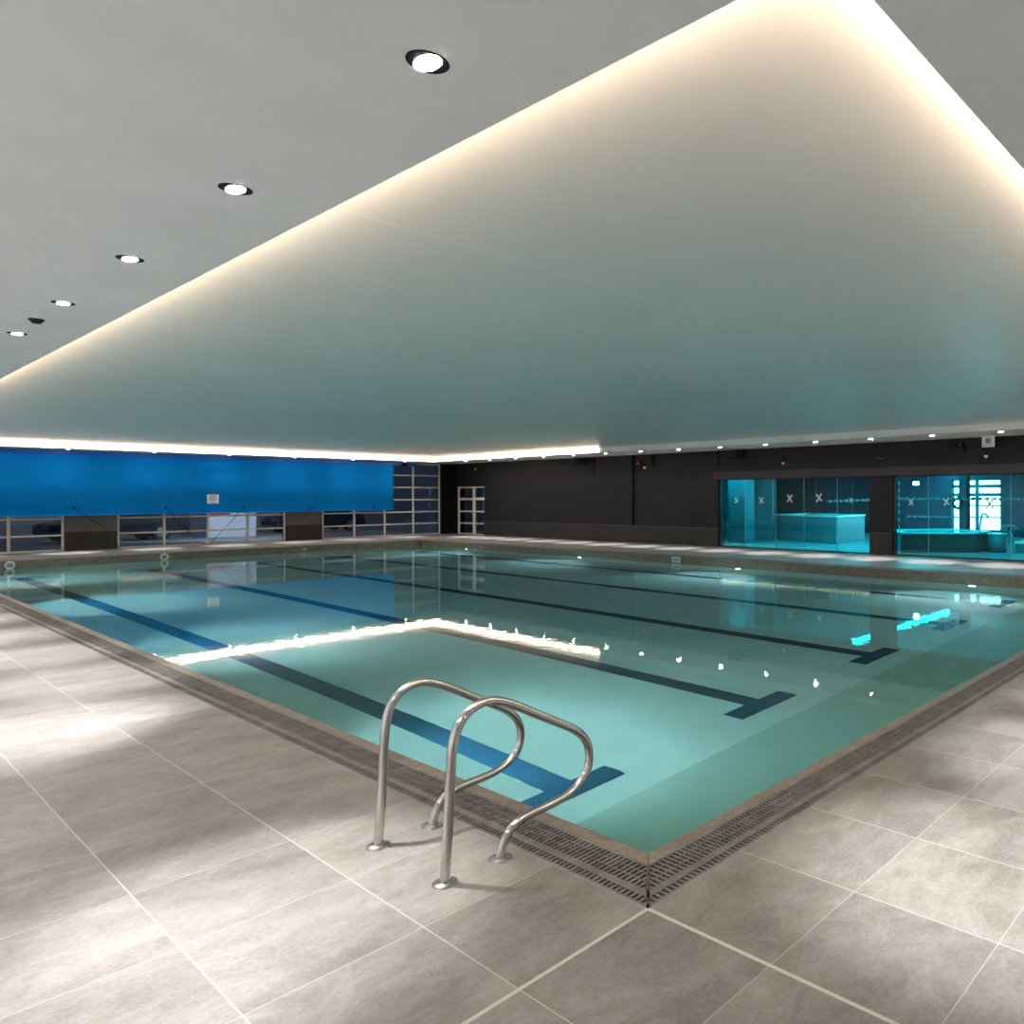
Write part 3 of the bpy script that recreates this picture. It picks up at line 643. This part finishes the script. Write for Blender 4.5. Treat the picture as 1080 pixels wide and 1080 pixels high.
for a in range(6):
    e = Vector((math.cos(a * PI / 3), math.sin(a * PI / 3), 0)); tube(bm, [Vector((0, 0, .64)) + e * s * .3 + Vector((0, 0, .07 * math.sin(s * PI) - .1 * s * s)) for s in [i / 6 for i in range(7)]], .009, 6)
obj('water_arches', bm, M['white'], t)
t = thing('tub_handrail', 'curved chrome handrail at the plunge pool', 'handrail', (18.9, 4.9, 0))
bm = BM(); tube(bm, smooth_path([(0, 0, 0), (0, 0, .58), (-.05, -.08, .64), (-.35, -.40, .6), (-.38, -.45, 0)], 2), .012, 10); obj('rail_tube', bm, M['steel'], t, smooth=True)
# tiled pillar, partitions and dark doorway behind the left window
t = thing('tiled_pillar', 'pale tiled pillar at the left side of the left teal window', 'column', (18.2, 13.76, 0))
bm = BM(); box(bm, -.25, .25, -.38, .38, 0, SH); obj('pillar_body', bm, M['spatub'], t)
for z in (.55, .95, 1.35, 1.75): obj('tile_course', B1(-.256, -.25, -.16, .38, z, z + .012), M['spatile'], t)
t = thing('partition_wall', 'plain teal-lit partition behind the second crossed pane', 'partition', (20.2, 15.2, 0))
obj('partition_board', B1(0, .1, -1.35, .9, 0, SH), M['spatub'], t)
tag(obj('doorway_recess', B1(0, .1, -2.2, .0, .0, 2.4), M['black'], loc=(22.8, 15.9, 0)), 'black doorway opening behind the tall spa tub', 'doorway')
tag(obj('shower_cubicle', B1(0, .06, 0, 1.2, 0, 2.2), M['navy'], loc=(24.5, 12.9, 0)), 'dark shower cubicle panel far behind the tall spa tub', 'cubicle')
for x, y in ((24.5, 12.8), (24.5, 11.6), (24.5, 14.2)):
    pass
# linear cyan ceiling lights and a flood lamp
def cyan_light(x0, x1, y0, y1, label):
    t = thing('linear_ceiling_light', label, 'ceiling light', ((x0 + x1) / 2, (y0 + y1) / 2, SH), 'cyan linear lights in the spa room'); hx, hy = (x1 - x0) / 2, (y1 - y0) / 2
    obj('light_channel', B1(-hx - .03, hx + .03, -hy - .03, hy + .03, -.05, 0), M['silver'], t); obj('light_diffuser', B1(-hx, hx, -hy, hy, -.07, -.05), M['cyan'], t)
cyan_light(17.9, 26.6, 9.62, 9.78, 'long cyan ceiling light running into the spa room, reflected in the pool')
cyan_light(17.4, 17.5, .5, 6.6, 'cyan ceiling light just inside the right teal window')
cyan_light(17.4, 17.5, 8.2, 15.5, 'cyan ceiling light just inside the left teal window')
t = thing('flood_lamp', 'glaring white-green flood lamp high behind the right teal window', 'flood lamp', (21, 8.50, 2.04))
bm = BM(); cyl(bm, (0, 0, .05), (0, 0, SH - 2.04), .012, .012, 8); obj('drop_rod', bm, M['black'], t)
obj('lamp_housing', B1(0, .08, -.11, .11, -.06, .06), M['black'], t); obj('lamp_lens', B1(-.01, 0, -.095, .095, -.05, .05), M['floodlens'], t)

# ------------------------------------------------------------------ outside the glazed doors, dusk car park
struct('ground', B1(-14, 34, RY1 + .3, 60, -.3, -.05), M['asphalt'])
def car(x, y, label, paint, rz=0):
    t = thing('parked_car', label, 'car', (x, y, -.05), 'cars parked outside', rz)
    side = [(-2.1, .35), (-2.05, .72), (-1.3, .86), (-.75, 1.32), (.75, 1.36), (1.45, .92), (2.0, .82), (2.12, .4), (2.05, .25), (-2.0, .25)]
    bm = BM(); A = [bm.verts.new((px, -.85, pz)) for px, pz in side]; Bv = [bm.verts.new((px, .85, pz)) for px, pz in side]
    bm.faces.new(A); bm.faces.new(Bv[::-1])
    for i in range(len(side)): bm.faces.new((A[i], Bv[i], Bv[(i + 1) % len(side)], A[(i + 1) % len(side)]))
    obj('body', bm, paint, t, bevel=.07)
    for s in (-1, 1):
        bm = BM(); ps = [(-1.15, .92), (-.68, 1.25), (.68, 1.28), (1.2, .94)]; a = [bm.verts.new((px, s * .862, pz)) for px, pz in ps]; b = [bm.verts.new((px, s * .85, pz)) for px, pz in ps]
        bm.faces.new(a); bm.faces.new(b[::-1])
        for i in range(4): bm.faces.new((a[i], b[i], b[(i + 1) % 4], a[(i + 1) % 4]))
        obj('side_window', bm, M['carglass'], t)
        for px in (-1.3, 1.3):
            bm = BM(); cyl(bm, (px, s * .70, .31), (px, s * .90, .31), .31, .31, 24); wh = obj('wheel', bm, M['tyre'], t)
            bm = BM(); cyl(bm, (px, s * .90, .31), (px, s * .905, .31), .19, .17, 20); obj('hub_cap', bm, M['silver'], wh)
        obj('headlight', B1(-2.13, -2.05, s * .55 - .16, s * .55 + .16, .58, .68), M['silver'], t)
car(6.0, 35.5, 'dark parked car outside, seen through the left part of the middle glazed door', M['carpaint'], .12)
car(.6, 36.0, 'silver parked car outside, seen through the left glazed door', M['silver'], -.1)
car(14.2, 37.5, 'dark parked car outside, seen through the right glazed door', M['carpaint'], .05)
t = thing('added_outdoor_lamp', 'added unseen lamp on the outer wall face above the middle glazed door, lighting the white container', 'added lamp', (9.2, RY1 + .3, 3.3))  # added lamp, hidden from the camera, brightens the container
obj('lamp_housing', B1(-.12, .12, 0, .14, -.06, .06), M['black'], t)
obj('lamp_lens', B1(-.10, .10, .13, .145, -.045, .045), M['ulens'], t)
l = spot('added_outdoor_beam', t, (.1, 5.6, -2.6), 480, 1.5, .8, (.88, .94, 1), .06, 0); l.location = (0, .2, 0)
t = thing('storage_container', 'white ribbed container with a red stripe outside the middle glazed door', 'container', (9.95, 35.2, -.05))
obj('body', B1(-.9, .9, 0, 2.2, 0, 2.3), M['container'], t)
for k in range(11): obj('rib', B1(-.9, .9, -.03, 0, .08 + k * .1, .12 + k * .1), M['container'], t)
obj('red_stripe', B1(-.9, -.1, -.035, -.03, .93, 1.06), M['red'], t)
t = thing('warehouse', 'plain grey warehouse wall closing the car park outside', 'building', (9, 46, -.05))
obj('wall_cladding', B1(-24, 24, 0, 6, 0, 7), M['cladding'], t)
for k in range(30): obj('cladding_seam', B1(-24, 24, -.03, 0, .3 + k * .22, .36 + k * .22), M['cladding'], t)
